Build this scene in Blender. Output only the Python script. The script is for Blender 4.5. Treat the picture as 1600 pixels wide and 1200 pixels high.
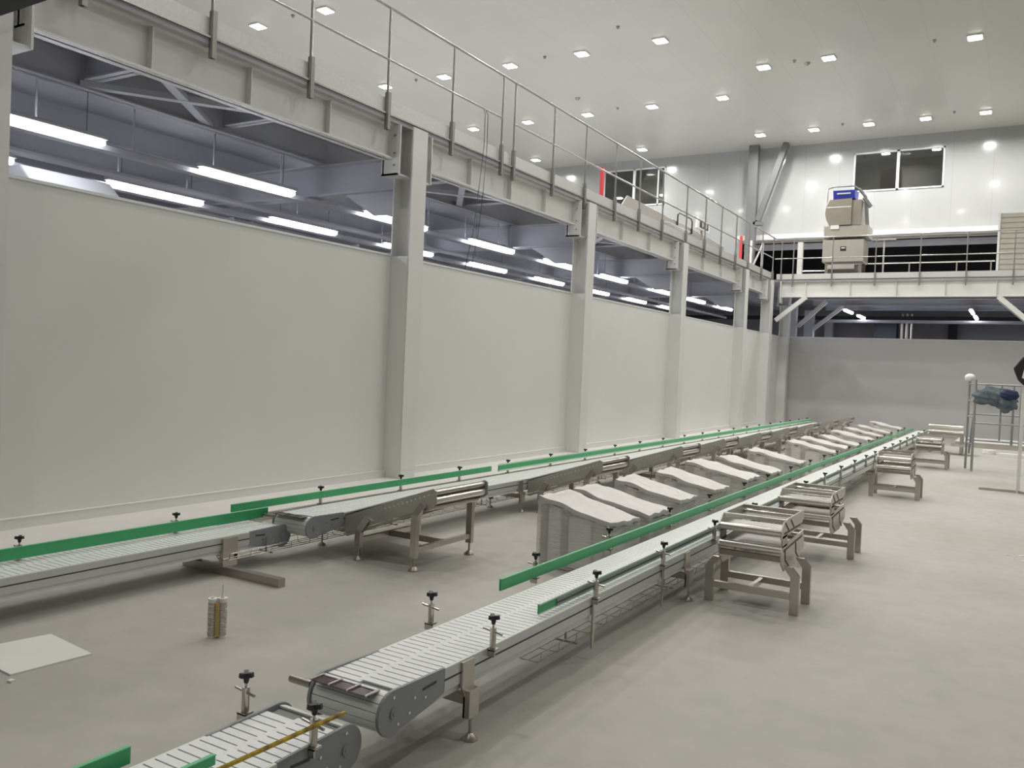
import bpy, bmesh, math, random
from mathutils import Vector, Matrix
random.seed(7)
sc = bpy.context.scene
for o in list(bpy.data.objects): bpy.data.objects.remove(o)
COL = sc.collection

# ------------------------------------------------------------------ camera
cam_d = bpy.data.cameras.new('camera'); cam = bpy.data.objects.new('camera', cam_d); COL.objects.link(cam)
cam_d.sensor_fit = 'HORIZONTAL'; cam_d.sensor_width = 36.0; cam_d.lens = 1335.9/1600*36.0
cam_d.clip_start = 0.05; cam_d.clip_end = 200
R = Vector((0.857, 0.514, 0.043)).normalized(); B = Vector((0.513, -0.858, 0.022)).normalized()
U = B.cross(R).normalized(); R = U.cross(B)
cam.matrix_world = Matrix(((R.x, U.x, B.x, 0), (R.y, U.y, B.y, 0), (R.z, U.z, B.z, 1.6), (0, 0, 0, 1)))
sc.camera = cam
# ------------------------------------------------------------------ world, exposure
w = bpy.data.worlds.new('world'); sc.world = w; w.use_nodes = True
w.node_tree.nodes['Background'].inputs[0].default_value = (0.75, 0.78, 0.8, 1)
w.node_tree.nodes['Background'].inputs[1].default_value = 0.02
sc.view_settings.view_transform = 'Standard'; sc.view_settings.look = 'None'
sc.view_settings.gamma = 1.0; sc.view_settings.use_curve_mapping = False
sc.view_settings.exposure = 0.0
LAMP_W = 95.0      # each square ceiling lamp
TUBE_E = 16.0       # tube lamp emission
LAMP_COL = (1.0, 0.975, 0.925)
def area_light(name, loc, sx, sy, power, color, rot=(0, 0, 0), spread=165):
    l = bpy.data.lights.new(name, 'AREA'); l.shape = 'RECTANGLE'; l.size = sx; l.size_y = sy
    l.energy = power; l.color = color; l.spread = math.radians(spread)
    o = bpy.data.objects.new(name, l); o.location = loc; o.rotation_euler = rot; COL.objects.link(o); return o
LAMPS_LEFT = {15.4: (-17.22, -14.91), 20.5: (-17.24, -15.03, -12.76, -10.53, -8.31),
              25.5: (-17.3, -15.06, -12.78, -10.52, -8.25), 30.3: (-17.45, -12.82)}
LAMPS_RIGHT = {23.4: (-6.47, -4.78, -1.41), 29.95: (-8.28, -6.48, -4.75, -3.07, -1.4)}
LAMP_POS = [(x, y) for d in (LAMPS_LEFT, LAMPS_RIGHT) for y, xs in d.items() for x in xs]
for x, y in LAMP_POS: area_light('ceiling_lamp_light', (x, y, 9.93), .26, .26, LAMP_W, LAMP_COL)
# the same lamps go on over the parts of the hall the photograph does not show
for x, y in [(-12.7, 15.4), (-10.4, 12.8), (-8.2, 14.0), (-5.6, 15.6), (-3.0, 17.4), (.5, 16), (3.5, 20), (3.5, 26), (.6, 29.9), (6, 14), (1.2, 22),
             (-14.9, 9.5), (-10.4, 8.5), (-7.6, 7.6), (-5.0, 9.8), (-1.8, 10.6), (1.8, 9.6), (5.8, 8.5),
             (-10.5, 3.0), (-5.6, 3.2), (2.2, 3.8), (-2.5, -3.2)]:
    area_light('ceiling_lamp_light', (x, y, 9.93), .26, .26, LAMP_W, LAMP_COL)
# farther strip lamp rows under the platform and lamps of the rooms behind, outside the view
for y in (5, 10, 15, 20, 25, 30): area_light('strip_row_light', (-13.5, y, 3.8), .1, 1.5, 110, (.92, .93, 1.0), spread=180)
for x in (-5, 0, 5): area_light('lower_room_light', (x, 33.9, 3.85), 1.5, .1, 45, (.9, .92, 1.0), spread=180)
area_light('window_room_light', (-13.7, 33.4, 9.75), .3, .3, 50, (1, .95, .85)); area_light('window_room_light', (-4.0, 33.4, 9.75), .3, .3, 50, (1, .95, .85))

# ------------------------------------------------------------------ materials
def mat(name, col, rough=.5, metal=0.0, noise=0.0, nscale=4.0, bump=0.0, bscale=40.0, spec=.5, emit=None, estr=0, alpha=1.0, coat=0.0, stretch=None, col2=None):
    m = bpy.data.materials.new(name); m.use_nodes = True
    nt = m.node_tree; N = nt.nodes; L = nt.links; p = N['Principled BSDF']
    p.inputs['Base Color'].default_value = (*col, 1); p.inputs['Roughness'].default_value = rough
    p.inputs['Metallic'].default_value = metal; p.inputs['Specular IOR Level'].default_value = spec
    p.inputs['Coat Weight'].default_value = coat; p.inputs['Coat Roughness'].default_value = .06
    if alpha < 1: p.inputs['Alpha'].default_value = alpha
    tc = N.new('ShaderNodeTexCoord'); mp = N.new('ShaderNodeMapping'); L.new(tc.outputs['Object'], mp.inputs[0])
    if stretch: mp.inputs['Scale'].default_value = stretch
    n = N.new('ShaderNodeTexNoise'); n.inputs['Scale'].default_value = nscale; n.inputs['Detail'].default_value = 6
    L.new(mp.outputs[0], n.inputs['Vector'])
    r = N.new('ShaderNodeValToRGB'); r.color_ramp.elements[0].position = .3; r.color_ramp.elements[1].position = .7
    c2 = col2 if col2 else tuple(c*(1-noise) for c in col)
    r.color_ramp.elements[0].color = (*c2, 1); r.color_ramp.elements[1].color = (*col, 1)
    L.new(n.outputs['Fac'], r.inputs[0]); L.new(r.outputs[0], p.inputs['Base Color'])
    if bump:
        n2 = N.new('ShaderNodeTexNoise'); n2.inputs['Scale'].default_value = bscale; n2.inputs['Detail'].default_value = 4
        L.new(mp.outputs[0], n2.inputs['Vector'])
        b = N.new('ShaderNodeBump'); b.inputs['Strength'].default_value = bump; b.inputs['Distance'].default_value = .02
        L.new(n2.outputs['Fac'], b.inputs['Height']); L.new(b.outputs[0], p.inputs['Normal'])
    if emit:
        p.inputs['Emission Color'].default_value = (*emit, 1); p.inputs['Emission Strength'].default_value = estr
    return m
def seam_mat(name, col, rough, pitch, axis, dark=.75, width=.006, coat=0.0, wav=0.0, pitch2=None, axis2=1):
    """sheet panels with thin joints every <pitch> metres along <axis>"""
    m = mat(name, col, rough, noise=.05, nscale=.6, coat=coat)
    nt = m.node_tree; N = nt.nodes; L = nt.links; p = N['Principled BSDF']
    src = p.inputs['Base Color'].links[0].from_socket
    geo = N.new('ShaderNodeNewGeometry'); sp = N.new('ShaderNodeSeparateXYZ'); L.new(geo.outputs['Position'], sp.inputs[0])
    def line(ax, pt):
        a = N.new('ShaderNodeMath'); a.operation = 'DIVIDE'; L.new(sp.outputs[ax], a.inputs[0]); a.inputs[1].default_value = pt
        f = N.new('ShaderNodeMath'); f.operation = 'FRACT'; L.new(a.outputs[0], f.inputs[0])
        l = N.new('ShaderNodeMath'); l.operation = 'LESS_THAN'; L.new(f.outputs[0], l.inputs[0]); l.inputs[1].default_value = width/pt
        return l.outputs[0]
    k = line(axis, pitch)
    if pitch2:
        mx = N.new('ShaderNodeMath'); mx.operation = 'MAXIMUM'; L.new(k, mx.inputs[0]); L.new(line(axis2, pitch2), mx.inputs[1]); k = mx.outputs[0]
    mix = N.new('ShaderNodeMix'); mix.data_type = 'RGBA'; L.new(k, mix.inputs[0]); L.new(src, mix.inputs[6])
    mix.inputs[7].default_value = (*[c*dark for c in col], 1); L.new(mix.outputs[2], p.inputs['Base Color'])
    if wav:
        n2 = N.new('ShaderNodeTexNoise'); n2.inputs['Scale'].default_value = .9; L.new(geo.outputs['Position'], n2.inputs['Vector'])
        b = N.new('ShaderNodeBump'); b.inputs['Strength'].default_value = wav; b.inputs['Distance'].default_value = .02
        L.new(n2.outputs['Fac'], b.inputs['Height']); L.new(b.outputs[0], p.inputs['Normal'])
    return m
M = {}
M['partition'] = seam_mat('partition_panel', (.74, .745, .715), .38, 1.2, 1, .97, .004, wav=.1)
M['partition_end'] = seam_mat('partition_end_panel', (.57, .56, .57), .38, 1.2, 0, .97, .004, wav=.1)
M['ceiling'] = seam_mat('ceiling_panel', (.56, .555, .50), .32, 9.0, 1, .9, .02, wav=.08, pitch2=1.2, axis2=0)
M['upper_wall'] = seam_mat('white_wall_panel', (.42, .43, .43), .16, 1.19, 0, .8, .014, coat=.3)
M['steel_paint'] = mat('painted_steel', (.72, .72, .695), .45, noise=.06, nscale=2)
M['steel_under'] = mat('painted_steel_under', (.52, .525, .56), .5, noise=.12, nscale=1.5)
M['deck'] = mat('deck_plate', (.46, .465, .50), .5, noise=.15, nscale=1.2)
M['toe'] = mat('toe_board_galvanised', (.66, .66, .64), .35, metal=.25, noise=.1, nscale=30, bump=.1, bscale=120)
M['inox'] = mat('stainless_steel', (.58, .54, .50), .3, metal=1, noise=.06, nscale=5)
M['inox_bright'] = mat('polished_steel', (.86, .83, .79), .24, metal=1, noise=.03, nscale=3)
M['inox_dull'] = mat('brushed_steel', (.44, .40, .36), .38, metal=.85, noise=.15, nscale=6)
M['inox_plate'] = mat('steel_plate', (.56, .54, .50), .34, metal=.6, noise=.12, nscale=3)
M['rail_inox'] = mat('handrail_steel', (.46, .455, .43), .28, metal=.95, noise=.08, nscale=3)
M['alu'] = mat('aluminium_profile', (.62, .64, .63), .35, metal=.35, noise=.06, nscale=8)
M['slot'] = mat('dark_slot', (.06, .06, .06), .6)
M['belt'] = mat('white_belt_link', (.79, .81, .80), .4, noise=.07, nscale=9)
M['belt_base'] = mat('belt_gap', (.20, .21, .20), .6)
M['wear'] = mat('pale_wear_strip', (.72, .76, .68), .4)
M['greyplastic'] = mat('grey_plastic', (.27, .285, .30), .4, noise=.06)
M['green'] = mat('green_plastic', (.055, .40, .16), .38, noise=.08, nscale=5)
M['greenlight'] = mat('green_lip', (.12, .50, .24), .35)
M['palestrip'] = mat('pale_green_strip', (.66, .80, .68), .4)
M['brownsteel'] = mat('wrapped_post_steel', (.30, .27, .25), .5, metal=.3)
M['black'] = mat('black_plastic', (.02, .02, .022), .4)
M['plate_dark'] = mat('transfer_plate', (.13, .09, .09), .2, metal=.8)
M['film'] = mat('stretch_film', (.92, .90, .87), .2, noise=.1, nscale=6, bump=.6, bscale=9, alpha=.48, stretch=(1, 1, 5))
M['filmtop'] = mat('white_film_cover', (.60, .58, .555), .42, noise=.08, nscale=5, bump=.5, bscale=12)
M['foam'] = mat('white_foam_panel', (.86, .85, .83), .6, noise=.05)
M['kerb'] = mat('white_kerb', (.80, .78, .75), .5, noise=.06, nscale=3)
M['kerbface'] = mat('kerb_face', (.46, .43, .38), .7, noise=.12, nscale=3)
M['lamp'] = mat('lamp_glow', (1, 1, 1), .5, emit=LAMP_COL, estr=14)
M['tube'] = mat('tube_glow', (1, 1, 1), .5, emit=(.86, .88, 1.0), estr=TUBE_E)
M['lampbody'] = mat('lamp_body', (.5, .5, .52), .4)
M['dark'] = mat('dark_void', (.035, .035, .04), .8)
M['bracket'] = mat('bracket_steel', (.30, .29, .27), .4, metal=.8)
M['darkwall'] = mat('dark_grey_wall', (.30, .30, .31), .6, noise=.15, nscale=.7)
M['red'] = mat('red_post', (.62, .05, .06), .4)
M['blue'] = mat('blue_plastic', (.03, .05, .42), .35)
M['yellow'] = mat('yellow_black_tape', (.72, .50, .03), .4, col2=(.10, .07, .02), nscale=22)
M['clothgrey'] = mat('grey_blue_cloth', (.15, .19, .21), .85, noise=.45, nscale=9, bump=1, bscale=18)
M['clothblue'] = mat('navy_cloth', (.025, .035, .10), .85, noise=.3, nscale=9, bump=1, bscale=18)
M['scaf'] = mat('dull_tube', (.36, .37, .37), .45, metal=.5, noise=.15)
M['beige'] = mat('ribbed_beige', (.50, .47, .40), .6, noise=.1, nscale=4)
M['white'] = mat('white_plastic', (.80, .80, .78), .4)
M['wood'] = mat('brown_cabinet', (.32, .18, .11), .6, noise=.3, nscale=3, stretch=(6, 1, .5))
M['frame'] = mat('window_frame', (.74, .76, .78), .35)
M['label'] = mat('label_orange', (.62, .40, .12), .5, noise=.2, nscale=60)
M['labelgreen'] = mat('label_green', (.30, .42, .12), .5)
M['paper'] = mat('white_board', (.76, .76, .73), .5, noise=.05)
M['cable'] = mat('cable_grey', (.12, .12, .13), .5)
M['hinox'] = mat('machine_steel', (.36, .33, .28), .3, metal=.85, noise=.1, nscale=3)
M['machbody'] = mat('machine_body', (.42, .40, .35), .4, metal=.3, noise=.08)
# window glass: reflects like glass and lets the room behind show
g = bpy.data.materials.new('window_glass'); g.use_nodes = True; nt = g.node_tree; nt.nodes.clear()
o_ = nt.nodes.new('ShaderNodeOutputMaterial'); mx = nt.nodes.new('ShaderNodeMixShader'); fr = nt.nodes.new('ShaderNodeFresnel'); fr.inputs[0].default_value = 2.3
tr = nt.nodes.new('ShaderNodeBsdfTransparent'); gl = nt.nodes.new('ShaderNodeBsdfGlossy'); gl.inputs['Roughness'].default_value = .02
tr.inputs[0].default_value = (.6, .62, .6, 1)
nt.links.new(fr.outputs[0], mx.inputs[0]); nt.links.new(tr.outputs[0], mx.inputs[1]); nt.links.new(gl.outputs[0], mx.inputs[2]); nt.links.new(mx.outputs[0], o_.inputs[0])
M['glass'] = g
# concrete floor: dusty, slightly warm, with soft trowel stains
f = bpy.data.materials.new('concrete_floor'); f.use_nodes = True; nt = f.node_tree; N = nt.nodes; L = nt.links; p = N['Principled BSDF']
tc = N.new('ShaderNodeTexCoord'); n1 = N.new('ShaderNodeTexNoise'); n1.inputs['Scale'].default_value = .55; n1.inputs['Detail'].default_value = 5; n1.inputs['Roughness'].default_value = .55
L.new(tc.outputs['Object'], n1.inputs['Vector'])
r1 = N.new('ShaderNodeValToRGB'); r1.color_ramp.elements[0].position = .34; r1.color_ramp.elements[1].position = .68
r1.color_ramp.elements[0].color = (.375, .365, .33, 1); r1.color_ramp.elements[1].color = (.455, .44, .41, 1); L.new(n1.outputs['Fac'], r1.inputs[0])
n2 = N.new('ShaderNodeTexNoise'); n2.inputs['Scale'].default_value = 6; n2.inputs['Detail'].default_value = 8; L.new(tc.outputs['Object'], n2.inputs['Vector'])
mm = N.new('ShaderNodeMix'); mm.data_type = 'RGBA'; mm.blend_type = 'MULTIPLY'; mm.inputs[0].default_value = .35; L.new(r1.outputs[0], mm.inputs[6])
r2 = N.new('ShaderNodeValToRGB'); r2.color_ramp.elements[0].color = (.78, .78, .76, 1); r2.color_ramp.elements[0].position = .3; r2.color_ramp.elements[1].position = .6; L.new(n2.outputs['Fac'], r2.inputs[0])
L.new(r2.outputs[0], mm.inputs[7]); L.new(mm.outputs[2], p.inputs['Base Color']); p.inputs['Roughness'].default_value = .55; p.inputs['Specular IOR Level'].default_value = .35
b = N.new('ShaderNodeBump'); b.inputs['Strength'].default_value = .08; L.new(n2.outputs['Fac'], b.inputs['Height']); L.new(b.outputs[0], p.inputs['Normal'])
M['floor'] = f

# ------------------------------------------------------------------ helpers
ORG = {}
class MB:
    def __init__(s): s.v = []; s.f = []
    def add(s, vs, fs):
        k = len(s.v); s.v += [Vector(v) for v in vs]; s.f += [tuple(i+k for i in q) for q in fs]; return s
    def box(s, x0, x1, y0, y1, z0, z1):
        x0, x1 = sorted((x0, x1)); y0, y1 = sorted((y0, y1)); z0, z1 = sorted((z0, z1))
        return s.add([(x0,y0,z0),(x1,y0,z0),(x1,y1,z0),(x0,y1,z0),(x0,y0,z1),(x1,y0,z1),(x1,y1,z1),(x0,y1,z1)],
                     [(3,2,1,0),(4,5,6,7),(0,1,5,4),(1,2,6,5),(2,3,7,6),(3,0,4,7)])
    def bar(s, p0, p1, w_, h_, up=(0, 0, 1)):
        p0 = Vector(p0); p1 = Vector(p1); d = (p1-p0).normalized(); upv = Vector(up)
        if abs(d.dot(upv)) > .98: upv = Vector((0, 1, 0))
        a = d.cross(upv).normalized(); c = a.cross(d).normalized(); vs = []
        for q in (p0, p1):
            for i, j in ((-1,-1),(1,-1),(1,1),(-1,1)): vs.append(q+a*i*w_/2+c*j*h_/2)
        return s.add(vs, [(3,2,1,0),(4,5,6,7),(0,1,5,4),(1,2,6,5),(2,3,7,6),(3,0,4,7)])
    def tube(s, pts, r, n=10, cap=True):
        pts = [Vector(q) for q in pts]; rings = []
        rr = r if isinstance(r, (list, tuple)) else [r]*len(pts)
        d0 = (pts[1]-pts[0]).normalized(); ref = Vector((0, 0, 1)) if abs(d0.z) < .9 else Vector((1, 0, 0))
        k = len(s.v)
        for i, q in enumerate(pts):
            d = (pts[min(i+1, len(pts)-1)]-pts[max(i-1, 0)]).normalized()
            a = d.cross(ref); a = a.normalized() if a.length > 1e-5 else d.orthogonal().normalized(); c = a.cross(d)
            for j in range(n):
                t = 2*math.pi*j/n; s.v.append(q+a*math.cos(t)*rr[i]+c*math.sin(t)*rr[i])
        for i in range(len(pts)-1):
            for j in range(n):
                s.f.append((k+i*n+j, k+i*n+(j+1) % n, k+(i+1)*n+(j+1) % n, k+(i+1)*n+j))
        if cap: s.f.append(tuple(k+j for j in range(n))[::-1]); s.f.append(tuple(k+(len(pts)-1)*n+j for j in range(n)))
        return s
    def prism(s, poly, axis, a0, a1):
        n = len(poly); vs = []
        for a in (a0, a1):
            for u, v in poly:
                vs.append({'x': (a, u, v), 'y': (u, a, v), 'z': (u, v, a)}[axis])
        fs = [tuple(range(n)), tuple(range(2*n-1, n-1, -1))] + [(i, i+n, (i+1) % n+n, (i+1) % n) for i in range(n)]
        return s.add(vs, fs)
    def build(s, name, m, parent=None, smooth=False, bevel=0, loc=None):
        org = Vector(ORG.get(parent.name, (0, 0, 0))) if parent else Vector(loc or (0, 0, 0))
        me = bpy.data.meshes.new(name); me.from_pydata([v-org for v in s.v], [], s.f); me.validate()
        bm = bmesh.new(); bm.from_mesh(me); bmesh.ops.recalc_face_normals(bm, faces=bm.faces)
        bm.to_mesh(me); bm.free(); me.materials.append(m)
        if smooth:
            for q in me.polygons: q.use_smooth = True
            try: me.set_sharp_from_angle(angle=math.radians(40))
            except Exception: pass
        o = bpy.data.objects.new(name, me); COL.objects.link(o)
        if parent: o.parent = parent; ORG[o.name] = tuple(org)
        else: o.location = org; ORG[o.name] = tuple(org)
        if bevel:
            b = o.modifiers.new('bevel', 'BEVEL'); b.width = bevel; b.segments = 2; b.limit_method = 'ANGLE'
        return o
def tag(o, label=None, cat=None, group=None, kind=None):
    if label: o['label'] = label
    if cat: o['category'] = cat
    if group: o['group'] = group
    if kind: o['kind'] = kind
    return o
def thing(name, loc, label, cat, group=None):
    o = bpy.data.objects.new(name, None); o.empty_display_size = .1; o.location = loc; COL.objects.link(o); ORG[o.name] = tuple(loc)
    return tag(o, label, cat, group)
def copy_tree(o, parent=None):
    c = o.copy(); COL.objects.link(c)
    if parent: c.parent = parent
    for ch in list(o.children): copy_tree(ch, c)
    return c
def clone(o, loc, label, group=None):
    c = copy_tree(o); c.location = loc; c['label'] = label
    if group: c['group'] = group
    return c
def S(mb, name, m): return tag(mb.build(name, m), kind='structure')
ORD = ['first', 'second', 'third', 'fourth', 'fifth', 'sixth', 'seventh', 'eighth', 'ninth', 'tenth', 'eleventh', 'twelfth', 'thirteenth', 'fourteenth', 'fifteenth', 'sixteenth', 'seventeenth', 'eighteenth', 'nineteenth', 'twentieth']
def arc(cx, cy, r, a0, a1, n): return [(cx+r*math.cos(math.radians(a0+(a1-a0)*i/n)), cy+r*math.sin(math.radians(a0+(a1-a0)*i/n))) for i in range(n+1)]

# ------------------------------------------------------------------ the setting
XL, XR, YB, YF, ZC = -7.05, 9.0, -9.0, 31.9, 10.0
S(MB().box(-21, XR+.2, YB-.2, 42, -.2, 0), 'floor', M['floor'])
S(MB().box(-21, XR+.2, YB-.2, YF+.2, ZC, ZC+.15), 'ceiling', M['ceiling'])
S(MB().box(XR, XR+.15, YB, YF, 0, ZC), 'wall_right', M['upper_wall'])
S(MB().box(-21, XR, YB-.15, YB, 0, ZC), 'wall_rear', M['upper_wall'])
S(MB().box(-21.15, -21, YB, 42, 0, ZC), 'wall_left', M['partition'])
# upper back wall with two windows and the opening behind the bridge
ZL = 6.78
wins = [(-15.1, -12.45, 8.17, 9.66), (-5.48, -2.62, 8.17, 9.53)]
wb = MB(); xs = [-21]+[v for a in wins for v in a[:2]]+[XR]
for i in range(0, len(xs), 2): wb.box(xs[i], xs[i+1], YF, YF+.15, ZL, ZC)
for a in wins: wb.box(a[0], a[1], YF, YF+.15, ZL, a[2]); wb.box(a[0], a[1], YF, YF+.15, a[3], ZC)
wb.box(-21, -9.4, YF, YF+.15, 4.63, ZL)
S(wb, 'wall_back', M['upper_wall'])
S(MB().box(-9.4, XR, YF-.32, YF, ZL-.20, ZL-.02), 'trim_ledge', M['kerb'])
S(MB().box(-9.4, XR, YF+.15, YF+.4, 6.55, ZL), 'trim_lintel', M['beige'])
S(MB().box(-9.4, XR, YF+.6, YF+.7, 6.32, 6.54), 'trim_inner_beam', M['steel_under'])
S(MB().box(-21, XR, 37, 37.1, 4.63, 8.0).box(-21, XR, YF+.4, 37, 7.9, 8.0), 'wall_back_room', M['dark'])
# rooms behind the two windows
for i, a in enumerate(wins):
    S(MB().box(a[0]-.6, a[1]+.6, YF+2.6, YF+2.7, 8.0, 9.9).box(a[0]-.6, a[0]-.5, YF+.15, YF+2.6, 8.0, 9.9).box(a[1]+.5, a[1]+.6, YF+.15, YF+2.6, 8.0, 9.9)
      .box(a[0]-.6, a[1]+.6, YF+.15, YF+2.6, 9.82, 9.9).box(a[0]-.6, a[1]+.6, YF+.15, YF+2.6, 8.0, 8.05), 'wall_window_room_%d' % (i+1), M['darkwall'])
    fr_ = MB(); t = .05; x0, x1, z0, z1 = a
    fr_.box(x0, x1, YF-.03, YF+.1, z0, z0+t).box(x0, x1, YF-.03, YF+.1, z1-t, z1).box(x0, x0+t, YF-.03, YF+.1, z0, z1).box(x1-t, x1, YF-.03, YF+.1, z0, z1)
    xm = (x0+x1)/2; fr_.box(xm-.045, xm+.045, YF-.03, YF+.1, z0, z1)
    if i == 0: fr_.box(x1-.32, x1-.27, YF-.03, YF+.1, z0, z1)
    wf = tag(fr_.build('window_%d' % (i+1), M['frame']), kind='structure')
    MB().box(x0+t, xm-.045, YF+.03, YF+.04, z0+t, z1-t).build('pane', M['glass'], wf)
    MB().box(xm+.045, x1-t, YF+.03, YF+.04, z0+t, z1-t).build('pane', M['glass'], wf)
c = MB(); c.box(-4.7, -4.05, YF+.7, YF+1.2, 8.05, 9.05)
for k in range(4): c.box(-4.69+k*.16, -4.57+k*.16, YF+.68, YF+.7, 8.08, 9.0)
tag(c.build('cabinet', M['wood']), 'brown wooden cabinet standing behind the left pane of the right window', 'cabinet')
c = MB(); c.box(-14.1, -13.2, YF+.8, YF+1.4, 8.05, 8.7)
tag(c.build('cabinet', M['wood']), 'brown cabinet seen through the left window above the platform', 'cabinet')
# grey column and slanting brace in front of the back wall
def ibeam_v(x, y, z0, z1, wx, wy, t=.02):
    """flanges face +-x"""
    return MB().box(x-wx/2, x-wx/2+t, y-wy/2, y+wy/2, z0, z1).box(x+wx/2-t, x+wx/2, y-wy/2, y+wy/2, z0, z1).box(x-wx/2+t, x+wx/2-t, y-t/2, y+t/2, z0, z1)
M['colgrey'] = mat('grey_column_paint', (.16, .165, .17), .5, noise=.06)
tag(MB().box(-9.02, -8.68, 31.25, 31.5, 4.63, 10).build('column', M['colgrey']), 'tall grey steel column in front of the white upper wall', 'column')
tag(MB().bar((-7.72, 31.4, 9.98), (-8.62, 31.4, 7.25), .2, .2, (0, 1, 0)).box(-8.75, -8.45, 31.25, 31.55, 7.08, 7.2).build('brace', M['colgrey']), 'slanting grey steel brace running up to the ceiling beside the grey column', 'brace')

# partition walls and their foot trims
S(MB().box(XL-.12, XL, -6, 29.4, .0, 2.93), 'wall_partition_left', M['partition'])
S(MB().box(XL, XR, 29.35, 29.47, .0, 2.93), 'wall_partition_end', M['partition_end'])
S(MB().box(XL-.13, XL+.012, -6, 29.4, 2.93, 2.955).box(XL, XR, 29.338, 29.48, 2.93, 2.955), 'trim_1', M['frame'])
S(MB().box(XL, XL+.035, -6, 29.3, .08, .17), 'trim_2', M['partition'])
S(MB().box(XL, XL+.04, -6, 29.3, .17, .178), 'trim_3', M['white'])
S(MB().box(XL, -6.22, -6, 29.3, 0, .075), 'trim_kerb_left', M['kerbface'])
S(MB().box(XL+.035, -6.21, -6, 29.3, .075, .085), 'trim_kerb_top', M['kerb'])

# mezzanine deck and bridge deck
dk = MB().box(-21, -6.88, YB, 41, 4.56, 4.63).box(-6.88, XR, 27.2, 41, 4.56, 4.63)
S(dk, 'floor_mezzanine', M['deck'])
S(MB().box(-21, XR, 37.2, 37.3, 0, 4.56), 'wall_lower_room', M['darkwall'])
# beams: edge beam (channel with stiffeners) between the columns
COLS = [3.5, 8.79, 13.89, 18.85, 23.92, 26.72]
def edge_beam_y(y0, y1, label, stiff=True, x=-7.03):
    t = thing('edge_beam', (x, y0, 4.13), label, 'beam', 'edge beams of the platform')
    m = MB().box(x-.012, x+.012, y0, y1, 4.13, 4.56).box(x-.09, x+.09, y0, y1, 4.13, 4.15).box(x-.09, x+.09, y0, y1, 4.54, 4.56)
    m.build('web', M['steel_paint'], t)
    n = max(1, int(round((y1-y0)/1.27)))
    for k in range(1, n):
        y = y0+(y1-y0)*k/n; MB().box(x+.012, x+.085, y-.006, y+.006, 4.15, 4.54).build('stiffener', M['steel_paint'], t)
    for y, s_ in ((y0, 1), (y1, -1)):
        e = MB().box(x-.1, x+.19, y, y+s_*.02, 3.93, 4.55).build('end_plate', M['steel_paint'], t)
        for zz in (4.05, 4.2, 4.42): MB().tube([(x+.11, y+s_*.02, zz), (x+.11, y+s_*.04, zz)], .012, 6).build('bolt', M['inox_dull'], e)
    return t
ends = COLS
edge_beam_y(-3.0, 3.2, 'pale grey edge beam at the top left corner, before the nearest column')
for i in range(len(ends)-1):
    edge_beam_y(ends[i]+.33, ends[i+1]-.31, 'pale grey edge beam of the platform between the %s and %s wall columns from the camera' % (ORD[i], ORD[i+1]))
tb = thing('bridge_beam', (-6.7, 27.3, 4.08), 'long pale grey beam along the front of the end bridge', 'beam')
bw = MB().box(-6.7, XR, 27.29, 27.31, 4.08, 4.56).box(-6.7, XR, 27.22, 27.4, 4.08, 4.10).box(-6.7, XR, 27.22, 27.4, 4.54, 4.56).build('web', M['steel_paint'], tb)
for k in range(12):
    x = -5.9+k*1.28; MB().box(x-.006, x+.006, 27.225, 27.29, 4.1, 4.54).build('stiffener', M['steel_paint'], tb)
MB().box(-6.66, -6.63, 27.15, 27.45, 3.9, 4.58).build('end_plate', M['steel_paint'], tb)
# columns along the partition
def column(y, label):
    t = thing('wall_column', (-6.92, y, 0), label, 'column', 'columns along the partition')
    ibeam_v(-6.92, y, .0, 4.56, .30, .30).build('shaft', M['steel_paint'], t)
    MB().box(-7.11, -7.09, y-.33, y+.33, 3.95, 4.56).box(-7.14, -6.86, y-.33, y+.33, 3.93, 3.95).build('beam_stub', M['steel_paint'], t)
    MB().box(-7.12, -6.72, y-.2, y+.2, 0, .02).box(-6.768, -6.765, y-.15, y+.15, .2, .3).build('base_plate', M['steel_paint'], t)
    MB().box(-7.05, -6.79, y-.155, y-.145, .0, 2.93).build('web_cover', M['partition'], t)
    return t
for i, y in enumerate(COLS):
    column(y, 'pale grey H column at the partition, %s from the camera%s' % (ORD[i], ', at the left edge' if i == 0 else ''))
column(29.1, 'pale grey H column in the far corner where the two partitions meet')
# columns standing behind the partitions
for x, y, lb in ((-6.95, 30.2, 'grey column just behind the corner of the end partition'), (-6.95, 33.0, 'grey column behind the end partition, right of the corner'), (-6.95, 38.0-1.2, 'farthest grey column behind the end partition, in the lower room')):
    tag(MB().box(x-.16, x+.16, y-.15, y+.15, 0, 4.1).build('column', M['steel_under']), lb, 'column')
def brace(p0, p1, label):
    tag(MB().bar(p0, p1, .13, .13).build('brace', M['steel_paint']), label, 'brace', 'diagonal braces under the bridge')
brace((-6.74, 27.13, 3.35), (-5.85, 27.13, 4.07), 'near diagonal brace under the left end of the bridge')
brace((-6.74, 30.2, 3.35), (-5.85, 30.2, 4.2), 'diagonal brace under the bridge, behind the near left one')
brace((-6.83, 33.0, 3.4), (-5.8, 33.0, 4.25), 'small diagonal brace on the column behind the end partition')
brace((-.72, 27.13, 4.07), (.35, 27.13, 3.1), 'near diagonal brace under the right end of the bridge')
brace((-.75, 30.2, 4.25), (.4, 30.2, 3.2), 'diagonal brace behind the near one at the right end')
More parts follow.
